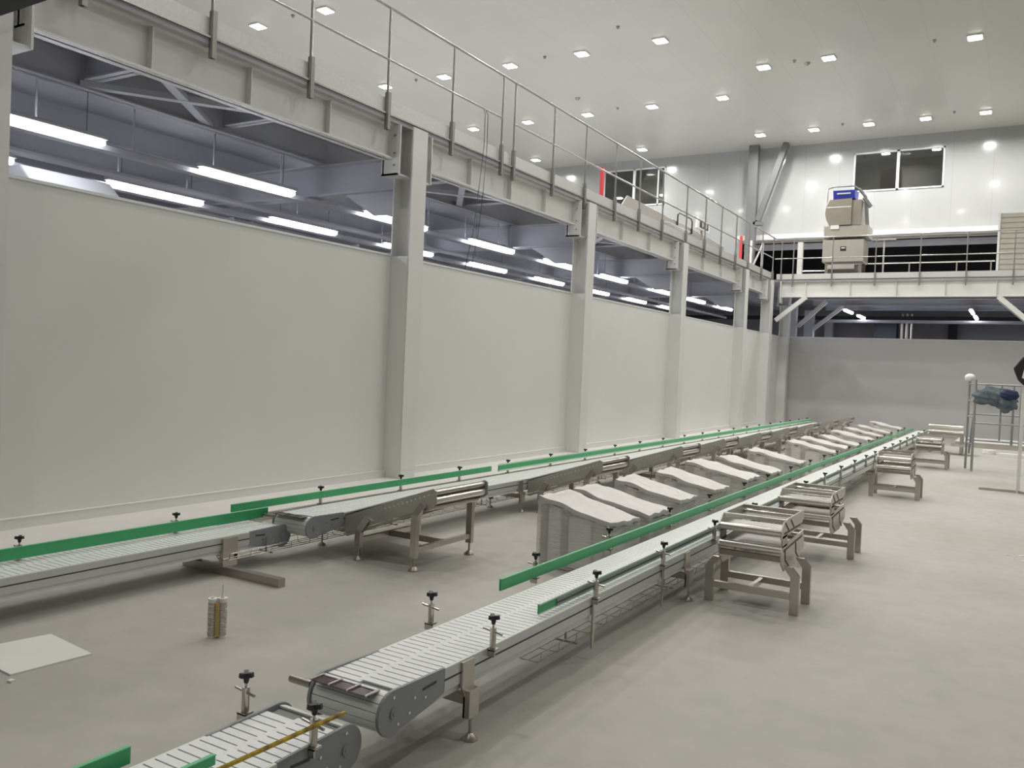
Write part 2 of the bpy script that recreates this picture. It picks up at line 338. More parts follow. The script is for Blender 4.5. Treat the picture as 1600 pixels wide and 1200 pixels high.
# cross beams and joists under the platform
for i, y in enumerate(COLS[:-1]):
    lb = 'deep cross beam under the platform behind the %s wall column' % ORD[i]
    m = MB().box(-20.5, -7.1, y-.01, y+.01, 3.80, 4.215).box(-20.5, -7.1, y-.12, y+.12, 3.80, 3.82).box(-20.5, -7.1, y-.12, y+.12, 4.20, 4.215)
    m.prism([(-7.1, 3.5), (-7.1, 3.8), (-8.0, 3.8), (-7.5, 3.5)], 'y', y-.01, y+.01)
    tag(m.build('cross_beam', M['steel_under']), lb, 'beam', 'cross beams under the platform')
for j, x in enumerate((-8.4, -10.3, -11.8, -13.5)):
    m = MB().box(x-.008, x+.008, -6, 37, 4.22, 4.56).box(x-.09, x+.09, -6, 37, 4.22, 4.235)
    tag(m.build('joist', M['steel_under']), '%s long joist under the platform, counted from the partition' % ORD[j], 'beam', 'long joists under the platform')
n = 0
for i in range(len(COLS)-2):
    for q in (1/3., 2/3.):
        y = COLS[i]+(COLS[i+1]-COLS[i])*q
        m = MB().box(-8.38, -7.04, y-.008, y+.008, 4.3, 4.56).box(-8.3, -7.13, y-.07, y+.07, 4.3, 4.315)
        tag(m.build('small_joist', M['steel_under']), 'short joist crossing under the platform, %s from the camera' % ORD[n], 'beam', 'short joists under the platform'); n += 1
for y in (29.5, 31.8, 34.0):
    tag(MB().box(-6.6, XR, y-.01, y+.01, 4.2, 4.56).box(-6.6, XR, y-.1, y+.1, 4.2, 4.22).build('bridge_joist', M['steel_under']),
        'joist under the end bridge, %s row back' % ORD[int((y-29.5)/2.2)], 'beam', 'joists under the bridge')
# extra platform bracing seen behind the first bays
for i, (y0, y1) in enumerate([(5.2, 6.8), (10.4, 12.0), (15.4, 17.0)]):
    tag(MB().bar((-7.2, y0, 4.27), (-8.38, y1, 4.27), .1, .05).bar((-7.2, y1, 4.27), (-8.38, y0, 4.27), .1, .06).build('cross_bracing', M['steel_under']),
        'crossed flat bracing under the platform in the %s bay' % ORD[i], 'bracing', 'crossed bracing under the platform')

# ------------------------------------------------------------------ guard rails on the platform
def post(mbx, p, dx, dy): pass
def guard_y(ys, y0, y1, label, corner=False):
    x = -6.86; t = thing('guard_rail', (x, ys[0], 4.42), label, 'railing', 'guard rails')
    MB().tube([(x, y0, 5.9), (x, y1, 5.9)], .021, 10).build('handrail', M['rail_inox'], t, True)
    MB().tube([(x, ys[0], 5.275), (x, ys[-1], 5.275)], .016, 10).build('midrail', M['rail_inox'], t, True)
    MB().box(x-.035, x-.027, y0, y1, 4.63, 4.82).build('toe_board', M['toe'], t)
    MB().box(x-.03, x+.008, y0, y1, 4.615, 4.634).build('edge_strip', M['rail_inox'], t)
    for y in ys:
        MB().tube([(x, y, 4.43), (x, y, 5.9)], .017, 10).build('post', M['rail_inox'], t, True)
        MB().box(x-.03, x+.024, y-.012, y+.04, 4.43, 4.88).build('post_bracket', M['bracket'], t)
    return t
guard_y([-1.2, .2, 1.55, 2.9, 4.25, 5.57, 6.89, 8.21, 9.58, 10.87], -1.5, 11.22, 'near steel guard rail along the platform edge, with two wires hanging from it')
guard_y([11.22, 12.49, 13.69, 15.0, 16.2, 17.49, 19.0, 20.35, 21.64, 22.95, 24.2, 25.65, 26.95], 11.22, 27.2, 'far steel guard rail along the left platform edge, up to the bridge corner')
t = thing('guard_rail', (-6.8, 27.2, 4.42), 'steel guard rail along the front of the end bridge', 'railing', 'guard rails')
MB().tube([(-6.86, 27.2, 5.9), (XR-.1, 27.2, 5.9)], .021, 10).build('handrail', M['rail_inox'], t, True)
MB().tube([(-6.86, 27.2, 5.275), (XR-.1, 27.2, 5.275)], .016, 10).build('midrail', M['rail_inox'], t, True)
MB().box(-6.8, XR-.1, 27.22, 27.23, 4.63, 4.8).build('toe_board', M['toe'], t)
MB().box(-6.8, XR-.1, 27.18, 27.22, 4.61, 4.634).build('edge_strip', M['rail_inox'], t)
for x in (-6.66, -6.3, -5.15, -3.93, -2.73, -1.54, -.39, .8, 2.0, 3.2):
    MB().tube([(x, 27.19, 4.4), (x, 27.19, 5.9)], .018, 10).build('post', M['rail_inox'], t, True)
    MB().box(x-.02, x+.02, 27.17, 27.22, 4.4, 4.82).build('post_bracket', M['bracket'], t)
# wires hanging over the near guard rail
tag(MB().tube([(-6.88, 10.36, 5.29), (-6.83, 10.35, 5.2), (-6.83, 10.35, 4.72), (-6.8, 10.21, 4.05), (-6.95, 10.34, 3.5), (-7.25, 10.58, 2.9)], .006, 6).build('hanging_wire', M['cable']),
    'dark wire hanging from the guard rail midrail down over the partition, left of the pair', 'wire', 'hanging wires')
tag(MB().tube([(-6.88, 10.42, 5.29), (-6.83, 10.42, 5.2), (-6.83, 10.43, 4.72), (-6.8, 10.33, 4.05), (-6.95, 10.47, 3.5), (-7.25, 10.74, 2.9)], .006, 6).build('hanging_wire', M['cable']),
    'dark wire hanging from the guard rail midrail down over the partition, right of the pair', 'wire', 'hanging wires')

# ------------------------------------------------------------------ ceiling lamps
def ceiling_lamp(x, y, label):
    t = thing('ceiling_lamp', (x, y, 9.94), label, 'lamp', 'square ceiling lamps')
    MB().box(x-.17, x+.17, y-.17, y+.17, 9.965, 10.0).build('housing', M['white'], t)
    MB().box(x-.14, x+.14, y-.14, y+.14, 9.95, 9.965).build('diffuser', M['lamp'], t)
    return t
proto = None
rown = {15.4: 'top left row', 20.5: 'second platform row', 25.5: 'third platform row', 30.3: 'far row left of the left window', 23.4: 'near row over the hall', 29.95: 'far row along the white wall'}
for d in (LAMPS_LEFT, LAMPS_RIGHT):
    for y, xs_ in d.items():
        for k, x in enumerate(xs_):
            lb = 'square ceiling lamp, %s from left in the %s' % (ORD[k], rown[y])
            if proto is None: proto = ceiling_lamp(x, y, lb)
            else: clone(proto, (x, y, 9.94), lb)
sp_ = [(-12.34, 23.87, 'below left of the second platform lamp row'), (-11.56, 20.32, 'between two lamps of the second platform row'), (-5.37, 23.6, 'big one right beside the middle lamp of the hall row'),
       (-5.63, 23.28, 'small one between the two left lamps of the hall row'), (-15.99, 20.41, 'left of the leftmost clear lamp'), (-8.94, 19.27, 'near the top centre of the ceiling'), (-2.28, 23.24, 'left of the rightmost near lamp'),
       (-15.9, 15.3, 'between the two top left lamps'), (-5.52, 29.67, 'between the second and third lamps of the far row'), (-2.24, 29.59, 'between the two rightmost lamps of the far row'), (-11.6, 25.25, 'between the lamps of the third platform row')]
for k, (x, y, lb) in enumerate(sp_):
    r = .07 if k in (0, 2) else .04
    o = MB().tube([(x, y, 10), (x, y, 9.97), (x, y, 9.93)], [r*1.2, r, r*.5], 10).build('sprinkler_head', M['inox_dull'], loc=(x, y, 9.93))
    tag(o, 'small dark ceiling sprinkler head, '+lb, 'sprinkler', 'sprinkler heads')

# ------------------------------------------------------------------ strip lamps under the platform
def strip_lamp(x, y, z, ln, label, hang=.48):
    t = thing('strip_lamp', (x, y, z), label, 'lamp', 'strip lamps under the platform')
    MB().box(x-.05, x+.05, y-.02, y+ln+.02, z+.03, z+.075).build('housing', M['lampbody'], t, bevel=.01)
    MB().tube([(x, y, z), (x, y+.06, z), (x, y+ln-.06, z), (x, y+ln, z)], [.025, .05, .05, .025], 12).build('diffuser', M['tube'], t, True)
    for yy in (y+.2, y+ln-.2): MB().tube([(x, yy, z+.07), (x, yy, z+hang)], .004, 5).build('hanger', M['cable'], t)
    return t
SA = [4.0, 6.72, 9.65, 12.4, 15.1, 17.8, 21.0, 23.7, 26.5]
SB = [4.1, 6.8, 9.6, 12.4, 15.25, 18.1, 20.9, 23.7, 26.5]
sl = strip_lamp(-8.4, SA[0], 3.74, 1.5, 'lit strip lamp nearest the camera, cut by the nearest column')
for k, y in enumerate(SA[1:]): clone(sl, (-8.4, y, 3.74), 'lit strip lamp, %s in the row nearest the partition' % ORD[k+1])
for k, y in enumerate(SB): clone(sl, (-10.3, y-.0, 3.74), 'lit strip lamp, %s in the farther row under the platform' % ORD[k])
sl2 = strip_lamp(-5.15, 29.6, 3.88, 1.5, 'nearer lit strip lamp of the left pair under the bridge', .68); clone(sl2, (-5.15, 32.2, 3.88), 'farther lit strip lamp of the left pair under the bridge')
clone(sl2, (-1.5, 29.6, 3.88), 'nearer lit strip lamp of the right pair under the bridge'); clone(sl2, (-1.5, 32.2, 3.88), 'farther lit strip lamp of the right pair under the bridge')
for k, x in enumerate((-8.4, -10.3)):
    t = MB().box(x-.25, x-.1, -5, 28, 3.70, 3.71).box(x-.25, x-.24, -5, 28, 3.71, 3.76).box(x-.11, x-.1, -5, 28, 3.71, 3.76)
    for q in range(30): t.box(x-.25, x-.24, -5+q*1.1, -4.98+q*1.1, 3.76, 4.56)
    tag(t.build('cable_tray', M['steel_under']), 'long cable tray above the %s strip lamp row' % ('near' if k == 0 else 'far'), 'cable tray', 'trays above the strip lamps')
tag(MB().tube([(-9.2, -5, 3.62), (-9.2, 30, 3.62)], .04, 8).build('pipe', M['lampbody']), 'thin grey pipe running along under the platform', 'pipe')
tag(MB().tube([(-6.4, 33.4, 3.75), (8.8, 33.4, 3.75)], .06, 8).build('pipe', M['steel_under']), 'grey pipe running across under the end bridge', 'pipe')
# machine tops that peek over the partition
def peek(name, x, y, w_, d_, z0, z1, m, lb, cat):
    tag(MB().prism([(x-w_/2, 0), (x+w_/2, 0), (x+w_/2, z0), (x+w_/4, z1), (x-w_/4, z1), (x-w_/2, z0)], 'y', y-d_/2, y+d_/2).build(name, m, bevel=.02), lb, cat)
peek('machine_cover', -9.0, 5.35, .8, 1.0, 3.25, 3.42, M['white'], 'white machine cover peeking over the partition at the far left', 'machine')
peek('control_cabinet', -9.6, 4.35, .3, .35, 3.4, 3.45, M['black'], 'small dark box peeking over the partition at the left edge', 'machine')
peek('hopper', -10.5, 11.0, .5, 1.4, 3.2, 3.45, M['darkwall'], 'dark hopper top seen over the partition behind the second column', 'machine')
peek('hopper', -9.6, 13.1, .5, .9, 3.15, 3.25, M['lampbody'], 'pale machine hood over the partition right of the second column', 'machine')
peek('hopper', -10.6, 17.4, .5, 1.8, 3.3, 3.4, M['darkwall'], 'dark machine top over the partition left of the third column', 'machine')
for k, (y, ln) in enumerate(((7.9, .3), (8.3, .25), (10.5, .3), (17.2, .3))):
    tag(MB().tube([(-9.6, y, 0), (-9.6, y, 3.35), (-9.55, y+ln, 3.45), (-9.5, y+ln, 3.2)], .05, 8).build('pipe_elbow', M['lampbody']), '%s grey pipe elbow peeking over the partition from the left' % ORD[k], 'pipe', 'pipe elbows behind the partition')
# cabinets and pipes in the lower room behind the end partition
tag(MB().box(-5.1, -4.3, 35.8, 36.4, 0, 4.1).build('duct', mat('dark_blue_duct', (.04, .05, .07), .5)), 'dark blue duct behind the end partition, under the bridge', 'duct')
for k in range(3): tag(MB().tube([(-4.1+k*.17, 35.7, 0), (-4.1+k*.17, 35.7, 4.2)], .06, 10).build('vertical_pipe', M['inox']), '%s shiny vertical pipe beside the dark blue duct' % ORD[k], 'pipe', 'vertical pipes beside the duct')
S(MB().box(-2.6, -2.3, 37.0, 37.2, 0, 4.0), 'trim_door_post', M['dark'])
tag(MB().box(-14, 8.8, 35.0, 35.08, 3.9, 4.05).build('cable_tray', M['dark']), 'dark cable tray across the lower room behind the end partition', 'cable tray')

# ------------------------------------------------------------------ platform conveyor, display and red posts
t = thing('platform_conveyor', (-7.9, 17.6, 4.63), 'steel trough conveyor with white belt on the platform behind the guard rail', 'conveyor')
MB().prism([(17.3, 5.12), (17.7, 5.48), (23.0, 5.40), (24.9, 5.33), (24.9, 5.2), (22.0, 5.2), (17.3, 5.05)], 'x', -7.82, -7.80).build('side_panel', M['inox_plate'], t)
MB().prism([(17.3, 5.12), (17.7, 5.48), (23.0, 5.40), (24.9, 5.33), (24.9, 5.2), (22.0, 5.2), (17.3, 5.05)], 'x', -8.42, -8.40).build('side_panel', M['inox_plate'], t)
MB().box(-8.4, -7.82, 17.4, 24.9, 5.2, 5.24).build('belt', M['white'], t)
MB().tube([(-7.81, 17.7, 5.49), (-7.81, 23.0, 5.41), (-7.81, 24.9, 5.34)], .014, 6).build('edge_rod', M['inox_dull'], t)
for y in (18.0, 20.3, 22.6, 24.7):
    for x in (-7.9, -8.35): MB().box(x-.025, x+.025, y, y+.05, 4.63, 5.1).build('leg', M['inox'], t)
MB().tube([(-7.78, 20.9, 5.3), (-7.78, 20.9, 5.62), (-7.78, 21.0, 5.68), (-7.78, 21.9, 5.68), (-7.78, 22.0, 5.62), (-7.78, 22.0, 5.3)], .02, 8).build('guard_hoop', M['black'], t, True)
MB().box(-7.9, -7.6, 19.8, 21.4, 5.24, 5.26).build('side_tray', M['white'], t)
t = thing('control_display', (-7.6, 22.3, 4.63), 'white framed control display with round dials beside the platform conveyor', 'display')
MB().prism([(21.75, 5.42), (22.75, 5.42), (22.75, 5.66), (21.85, 5.72)], 'x', -7.62, -7.55).build('housing', M['white'], t)
MB().box(-7.55, -7.545, 21.95, 22.65, 5.46, 5.64).build('screen', M['black'], t)
for y in (22.15, 22.42): MB().tube([(-7.545, y, 5.55), (-7.53, y, 5.55)], .07, 12).build('dial', M['lampbody'], t)
MB().box(-7.61, -7.57, 22.2, 22.28, 4.63, 5.42).build('stand', M['inox'], t)
tag(MB().box(-7.85, -7.78, 16.37, 16.44, 4.63, 5.83).build('red_post', M['red']), 'tall red post on the platform in front of the left window', 'post')
tag(MB().box(-7.85, -7.78, 26.65, 26.73, 4.63, 5.95).build('red_post', M['red']), 'short red post near the far corner of the platform', 'post')
tag(MB().box(-7.7, -7.64, 27.3, 27.36, 4.63, 5.9).box(-7.42, -7.36, 27.6, 27.66, 4.63, 5.85).bar((-7.67, 27.33, 4.9), (-7.39, 27.63, 5.8), .04, .04).build('folded_stand', M['steel_paint']), 'pale steel stand leaning at the far corner of the platform', 'stand')
tag(MB().box(-6.35, -6.2, 27.9, 28.05, 4.63, 5.88).build('pillar', M['steel_paint']), 'short pale pillar on the bridge, beside the corner', 'post')

# ------------------------------------------------------------------ weighing machine on the bridge
t = thing('feeding_machine', (-5.0, 28.6, 4.63), 'steel machine with rounded drum hood on the end bridge', 'machine')
prof = [(28.2, 6.42), (28.2, 7.0)] + arc(28.55, 6.95, .35, 172, 95, 6) + [(29.1, 7.28), (29.2, 6.42)]
MB().prism([(-4.85, 6.42), (-4.85, 7.24), (-5.50, 7.22)]+[(-5.50-.13*math.sin(math.pi*q/8), 7.22-.8*q/8) for q in range(1, 8)]+[(-5.50, 6.42)], 'y', 28.2, 29.15).build('drum_hood', M['hinox'], t, True)
MB().prism([(28.3, 6.42), (28.3, 7.2), (29.1, 7.25), (29.2, 6.42)], 'x', -4.85, -4.58).build('side_housing', M['hinox'], t)
MB().box(-5.58, -4.86, 28.185, 28.2, 6.96, 7.0).build('trim_strip', M['inox_bright'], t)
MB().prism([(28.28, 7.25), (28.2, 7.5), (28.9, 7.55), (28.85, 7.25)], 'x', -5.42, -4.78).build('blue_hopper', M['blue'], t)['label'] = 'blue plastic hopper'
MB().box(-5.3, -4.9, 28.19, 28.2, 7.38, 7.42).build('hopper_stripe', M['white'], t)
MB().tube([(-5.6, 28.3, 7.15), (-5.6, 28.3, 7.58), (-5.45, 28.3, 7.63), (-4.8, 28.3, 7.63), (-4.6, 28.6, 7.5), (-4.5, 28.9, 7.1)], .02, 8).build('guard_hoop', M['inox'], t, True)
MB().bar((-4.68, 28.35, 7.55), (-4.5, 28.6, 7.3), .06, .06).bar((-4.5, 28.6, 7.2), (-4.42, 28.7, 6.25), .1, .1).bar((-4.55, 28.5, 7.3), (-4.35, 28.6, 7.0), .08, .1).build('hinge_arm', M['darkwall'], t)
MB().box(-5.65, -4.35, 28.25, 29.2, 6.05, 6.4).build('top_tray', M['machbody'], t)
MB().box(-5.45, -5.2, 28.2, 28.4, 6.3, 6.42).build('latch', M['white'], t)
MB().box(-5.68, -4.45, 28.3, 29.2, 5.28, 5.98).build('cabinet', M['machbody'], t, bevel=.02)
MB().box(-5.14, -4.97, 28.29, 28.3, 5.62, 5.76).build('display', M['black'], t)
MB().box(-5.11, -5.0, 28.285, 28.29, 5.7, 5.73).build('display_reading', M['white'], t)
MB().box(-5.6, -5.5, 28.4, 28.5, 4.63, 5.28).box(-4.6, -4.5, 28.4, 28.5, 4.63, 5.28).box(-5.6, -5.5, 29.0, 29.1, 4.63, 5.28).box(-4.6, -4.5, 29.0, 29.1, 4.63, 5.28).box(-5.6, -4.5, 28.7, 28.9, 4.7, 5.2).build('stand', M['hinox'], t)
MB().box(-5.5, -4.7, 28.3, 28.32, 5.06, 5.2).build('lower_plate', M['inox_bright'], t)
t = thing('outfeed_table', (-3.0, 28.9, 4.63), 'long low steel outfeed with two rails behind the bridge railing, right of the machine', 'conveyor')
MB().tube([(-4.4, 28.9, 5.28), (-.9, 28.9, 5.28)], .02, 8).build('rail', M['inox_bright'], t)
MB().tube([(-6.6, 29.2, 5.12), (-5.7, 29.2, 5.12)], .02, 8).build('rail', M['inox_bright'], t)
MB().box(-4.3, -3.6, 28.7, 29.1, 5.98, 6.02).bar((-3.95, 28.9, 4.63), (-3.95, 28.9, 5.98), .05, .05).build('t_stand', M['inox_bright'], t)
for x in (-3.2, -1.9, -1.0): MB().box(x-.02, x+.02, 28.88, 28.92, 4.63, 5.27).build('leg', M['inox_dull'], t)
t = thing('ribbed_housing', (-.84, 28.5, 4.63), 'tall beige ribbed housing at the right end of the bridge', 'housing')
m = MB().box(-.8, 2.2, 28.52, 29.6, 4.63, 6.6)
for k in range(13): m.box(-.78, 2.2, 28.5, 28.52, 4.68+k*.15, 4.79+k*.15)
m.build('body', M['beige'], t); MB().box(-.86, -.8, 28.48, 28.55, 4.63, 6.62).build('edge_profile', M['white'], t)

# ------------------------------------------------------------------ belt conveyors
def knob_clamp(x, y, z, side, parent, loose=False, inner=True):
    """bracket with an upright, a cross pin and a star knob; side = +1 when it stands on the right edge"""
    b_ = MB().box(x-.022, x+.022, y-.02, y+.02, z-.035, z-.027).box(x-.022, x+.022, y-.02, y-.012, z-.06, z-.03)
    b_.tube([(x, y, z-.03), (x, y, z+.065)], .0145, 10)
    b_.tube([(x-.05, y-.004, z+.055), (x+.05, y-.004, z+.042)], .0055, 8)
    b_.tube([(x, y, z+.065), (x, y, z+.085)], .005, 6)
    c_ = b_.build('rail_clamp', M['inox'], parent, True)
    k_ = MB().tube([(x, y, z+.08), (x, y, z+.105)], [.008, .014], 8)
    for a in range(3):
        t_ = math.radians(a*120+20); k_.bar((x, y, z+.108), (x+.026*math.cos(t_), y+.026*math.sin(t_), z+.112), .017, .017)
    k_.build('knob', M['black'], c_)
    return c_
def belt_mesh(x0, x1, y0, y1, z, xm=None, pitch=.044):
    """interlocking rows of white plates, offset across the centre strip"""
    m = MB(); n = int((y1-y0)/pitch); w_ = x1-x0; c0 = x0+w_*.42; c1 = x0+w_*.50
    rn = random.Random(1)
    for k in range(n):
        a = y0+k*pitch; m.box(x0-.008-.004*(k % 2)-rn.uniform(0, .003), c1, a, a+pitch-.007, z-.006, z+.0015); m.box(c0, x1+.003+.006*(k % 2), a+pitch*.5, a+pitch*1.5-.007, z-.0055, z+.002)
    return m
def head(x0, x1, y, z, sgn, t, with_plate=False):
    """rounded end: side cheeks, belt turning over the drum; sgn=+1 when the end points to -y"""
    r = .088; cz = z-.075; cy = y+sgn*r
    def cheek(xa, xb):
        pts = [(y+sgn*.42, z+.004), (y+sgn*.42, z-.1), (y+sgn*.34, z-.12)]
        a0, a1 = (-60, -270) if sgn > 0 else (-120, 90)
        pts += arc(cy, cz, r, a0, a1, 18)
        MB().prism(pts, 'x', xa, xb).build('end_cheek', M['greyplastic'], t, bevel=.003)
    cheek(x1+.002, x1+.016); cheek(x0-.016, x0-.002)
    m = MB(); n = 7
    for k in range(n):
        a0 = 92+k*25; a1 = a0+23
        if sgn < 0: a0, a1 = 180-a0, 180-a1
        poly = arc(cy, cz, r-.010, a0, a1, 3)+arc(cy, cz, r-.018, a1, a0, 3)
        m.prism(poly, 'x', x0, x1)
    m.build('drum_links', M['belt'], t)
    d_ = MB().tube([(x0, cy, cz), (x1, cy, cz)], r-.02, 24).build('drum', M['belt_base'], t, True)
    MB().tube([(x1+.016, cy, cz), (x1+.022, cy, cz)], .02, 16).tube([(x1+.022, cy, cz), (x1+.025, cy, cz)], .008, 12).build('bearing', M['greyplastic'], t)
    s_ = MB()
    for dy, dz in ((.13, .02), (.2, .0), (.03, -.05), (.1, -.03), (.0, .06)): s_.tube([(x1+.016, cy+sgn*dy, cz+dz), (x1+.019, cy+sgn*dy, cz+dz)], .006, 8)
    s_.build('screws', M['inox_bright'], t)
    MB().bar((x1+.017, y+sgn*.27, z-.04), (x1+.017, y+sgn*.36, z-.035), .002, .01).build('cheek_slot', M['slot'], t)
    if with_plate:
        p_ = MB().box(x0+.01, x1-.03, y-.005, y+.055, z+.002, z+.006).build('transfer_plate', M['plate_dark'], t)
        q = MB().box(x0+.01, x1-.03, y+.056, y+.064, z+.004, z+.008)
        for k in range(4): xx = x0+.012+(x1-x0-.05)*k/3.; q.box(xx-.004, xx+.006, y-.01, y+.065, z+.006, z+.012)
        q.build('plate_fins', M['inox'], p_)
        MB().tube([(x0-.02, y+.03, z-.03), (x0-.13, y+.03, z-.03)], .016, 12).build('shaft_end', M['inox_dull'], t, True)
def conveyor(name, x0, x1, y0, y1, z, label, heads=(True, True), stands=(), plate=False, flat_stand=None):
    t = thing(name, ((x0+x1)/2, y0, 0), label, 'conveyor', 'belt conveyors on the floor')
    ya = y0+(.1 if heads[0] else 0); yb = y1-(.1 if heads[1] else 0)
    belt_mesh(x0, x1, ya, yb, z).build('belt', M['belt'], t)
    MB().box(x0+.01, x1-.01, ya, yb, z-.012, z-.0065).build('belt_underlay', M['belt_base'], t)
    for xa, xb, o_ in ((x0-.016, x0-.001, -1), (x1+.001, x1+.016, 1)):
        fr_ = MB().box(xa, xb, y0+.42, y1-.42, z-.095, z-.006).build('side_frame', M['alu'], t)
        xs2 = xb if o_ > 0 else xa
        MB().box(xs2-.0005*o_, xs2+.001*o_, y0+.42, y1-.42, z-.052, z-.044).build('frame_slot', M['slot'], fr_)
        MB().box(xa, xb, y0+.42, y1-.42, z-.006, z+.001).build('wear_strip', M['wear'], fr_)
    MB().box(x0, x1, y0+.2, y1-.2, z-.128, z-.097).build('return_belt', M['belt'], t)
    if heads[0]: head(x0, x1, y0, z, 1, t, plate)
    if heads[1]: head(x0, x1, y1, z, -1, t)
    for y in stands: stand(x0, x1, y, z, t)
    return t
def stand(x0, x1, y, z, t):
    for s_, xe in ((-1, x0-.016), (1, x1+.016)):
        l_ = MB().prism([(y-.045, z-.005), (y+.045, z-.005), (y+.045, z-.11), (y+.055, z-.15), (y+.055, z-.25), (y-.02, z-.25), (y-.02, z-.16), (y-.045, z-.115)], 'x', xe, xe+s_*.012)
        l_.box(xe-s_*.0, xe+s_*.035, y-.02, y+.055, z-.25, z-.13)
        lo = l_.build('leg', M['inox'], t, bevel=.002)
        xc = xe+s_*.018; yc = y+.018
        MB().tube([(xc, yc, z-.25), (xc, yc, .03)], .007, 8).tube([(xc, yc, 0), (xc, yc, .012), (xc, yc, .03)], [.036, .033, .012], 18).build('foot', M['inox_dull'], lo, True)
    MB().box(x0-.02, x1+.02, y+.0, y+.035, z-.2, z-.16).build('cross_bar', M['inox_dull'], t)
def rail(x, y0, y1, z0, z1, t, pale=False, backing=0, parts=None):
    r_ = MB().box(x-.006, x+.006, y0, y1, z0, z1).build('side_guide', M['green'], t)
    if pale:
        MB().box(x-.011, x-.0065, y0, y1, z0-.014, z1+.016).build('guide_backing', M['palestrip'], r_)
        MB().box(x+.006, x+.012, y0, y1, z0-.012, z0+.004).build('lower_strip', M['palestrip'], r_)
    else:
        MB().box(x-.008, x+.008, y0, y1, z1, z1+.004).build('top_lip', M['greenlight'], r_)
    return r_
# right line -------------------------------------------------------
t = conveyor('belt_conveyor', -2.36, -2.04, .2, 2.42, .27, 'short white belt conveyor at the bottom edge, under the yellow pipe', heads=(True, True), stands=(.9,))
knob_clamp(-2.42, 2.22, .30, -1, t); knob_clamp(-2.02, 2.16, .30, 1, t)
rail(-2.42, .3, 1.74, .262, .315, t); rail(-2.16, .3, 1.86, .285, .315, t)
t = conveyor('belt_conveyor', -2.31, -1.985, 2.44, 24.6, .35, 'long white belt conveyor of the right line with green guides', heads=(True, True),
             stands=(3.02, 5.78, 8.7, 11.6, 14.5, 17.4, 20.3, 23.2), plate=True)
rail(-2.40, 3.98, 24.3, .365, .425, t)
# two-bar inner guide on the right edge
g_ = MB().box(-2.02, -2.008, 3.72, 24.0, .365, .372).box(-2.02, -2.008, 3.72, 24.0, .412, .42)
g_.build('inner_guide', M['palestrip'], t)
MB().box(-2.02, -2.01, 3.72, 3.95, .37, .415).build('guide_tip', M['green'], t)
gr = MB().box(-2.014, -2.004, 3.9, 24.0, .373, .41).build('guide_holder', mat('guide_grey_green', (.24, .32, .29), .35), t)
MB().box(-2.003, -2.0, 3.9, 24.0, .387, .394).build('guide_groove', M['slot'], t)
for y in (3.36, 4.47, 5.53, 6.73, 7.77, 8.92, 9.88, 11.0, 12.14, 13.1, 14.1, 15.2, 16.3, 17.3, 18.4, 19.4, 20.5, 21.7, 22.9): knob_clamp(-2.455 if y > 3.5 else -2.41, y, .365, -1, t)
for y in (3.20, 4.26, 5.28, 6.35, 7.46, 8.5, 9.5, 10.53, 11.57, 12.6, 13.6, 14.5, 15.6, 16.6, 17.7, 18.8, 19.85, 21.0, 22.2): knob_clamp(-1.955, y, .375, 1, t)
for y in (4.25, 5.3): MB().box(-1.965, -1.955, y-.012, y+.012, .07, .33).build('hanger_rod', M['inox'], t)
# left line --------------------------------------------------------
t = conveyor('belt_conveyor', -5.24, -4.90, 1.2, 4.88, .275, 'near white belt conveyor of the left line, at the left edge', heads=(True, True))
rail(-5.17, 1.2, 4.9, .30, .37, t)
for y in (2.95, 4.08): knob_clamp(-5.23, y, .305, -1, t)
MB().box(-4.9, -4.86, 4.20, 4.33, .06, .265).build('leg', M['inox'], t); MB().box(-5.28, -5.24, 4.20, 4.33, .06, .265).build('leg', M['inox'], t)
MB().box(-5.32, -4.32, 4.22, 4.28, 0, .06).build('floor_bar', M['inox_dull'], t)
MB().box(-5.28, -4.86, 4.30, 4.33, .10, .14).build('cross_bar', M['inox_dull'], t)
t = conveyor('belt_conveyor', -5.02, -4.68, 4.82, 25.2, .35, 'long white belt conveyor of the left line beside the partition', heads=(True, True),
             stands=(5.4, 8.07, 10.9, 13.8, 16.6, 19.5, 22.3), plate=True)
rail(-5.08, 4.45, 8.12, .40, .455, t); rail(-5.08, 8.28, 25.0, .395, .45, t, pale=True)
for y in (5.45, 6.55, 7.55, 8.55, 9.6, 10.6, 11.6, 12.55, 13.55, 14.6, 15.6, 16.6, 17.6, 18.6, 19.6, 20.6, 21.6, 22.6, 23.6, 24.6): knob_clamp(-5.12, y, .375, -1, t)
# wire cable trays under both lines
def wire_tray(x, y0, y1, z, label):
    t = thing('wire_tray', (x, y0, z), label, 'cable tray', 'wire trays under the conveyors')
    m = MB()
    for dx, dz in ((-.05, .0), (0, .0), (.05, .0), (-.07, .05), (.07, .05)): m.tube([(x+dx, y0, z+dz), (x+dx, y1, z+dz)], .0028, 5)
    k = 0
    while y0+k*.2 < y1:
        y = y0+k*.2; m.tube([(x-.07, y, z+.05), (x-.065, y, z+.01), (x-.05, y, z-.004), (x+.05, y, z-.004), (x+.065, y, z+.01), (x+.07, y, z+.05)], .0028, 5); k += 1
    m.build('wire_mesh', M['inox'], t)
    y = y0+.4
    while y < y1: MB().box(x-.07, x+.07, y, y+.01, z-.012, z-.004).box(x-.005, x+.005, y, y+.01, z-.004, .218).build('hanger', M['inox_dull'], t); y += 1.5
wire_tray(-2.1, 3.8, 22, .10, 'thin wire cable tray hanging under the right conveyor line')
wire_tray(-4.86, 4.2, 23, .12, 'thin wire cable tray hanging under the left conveyor line')

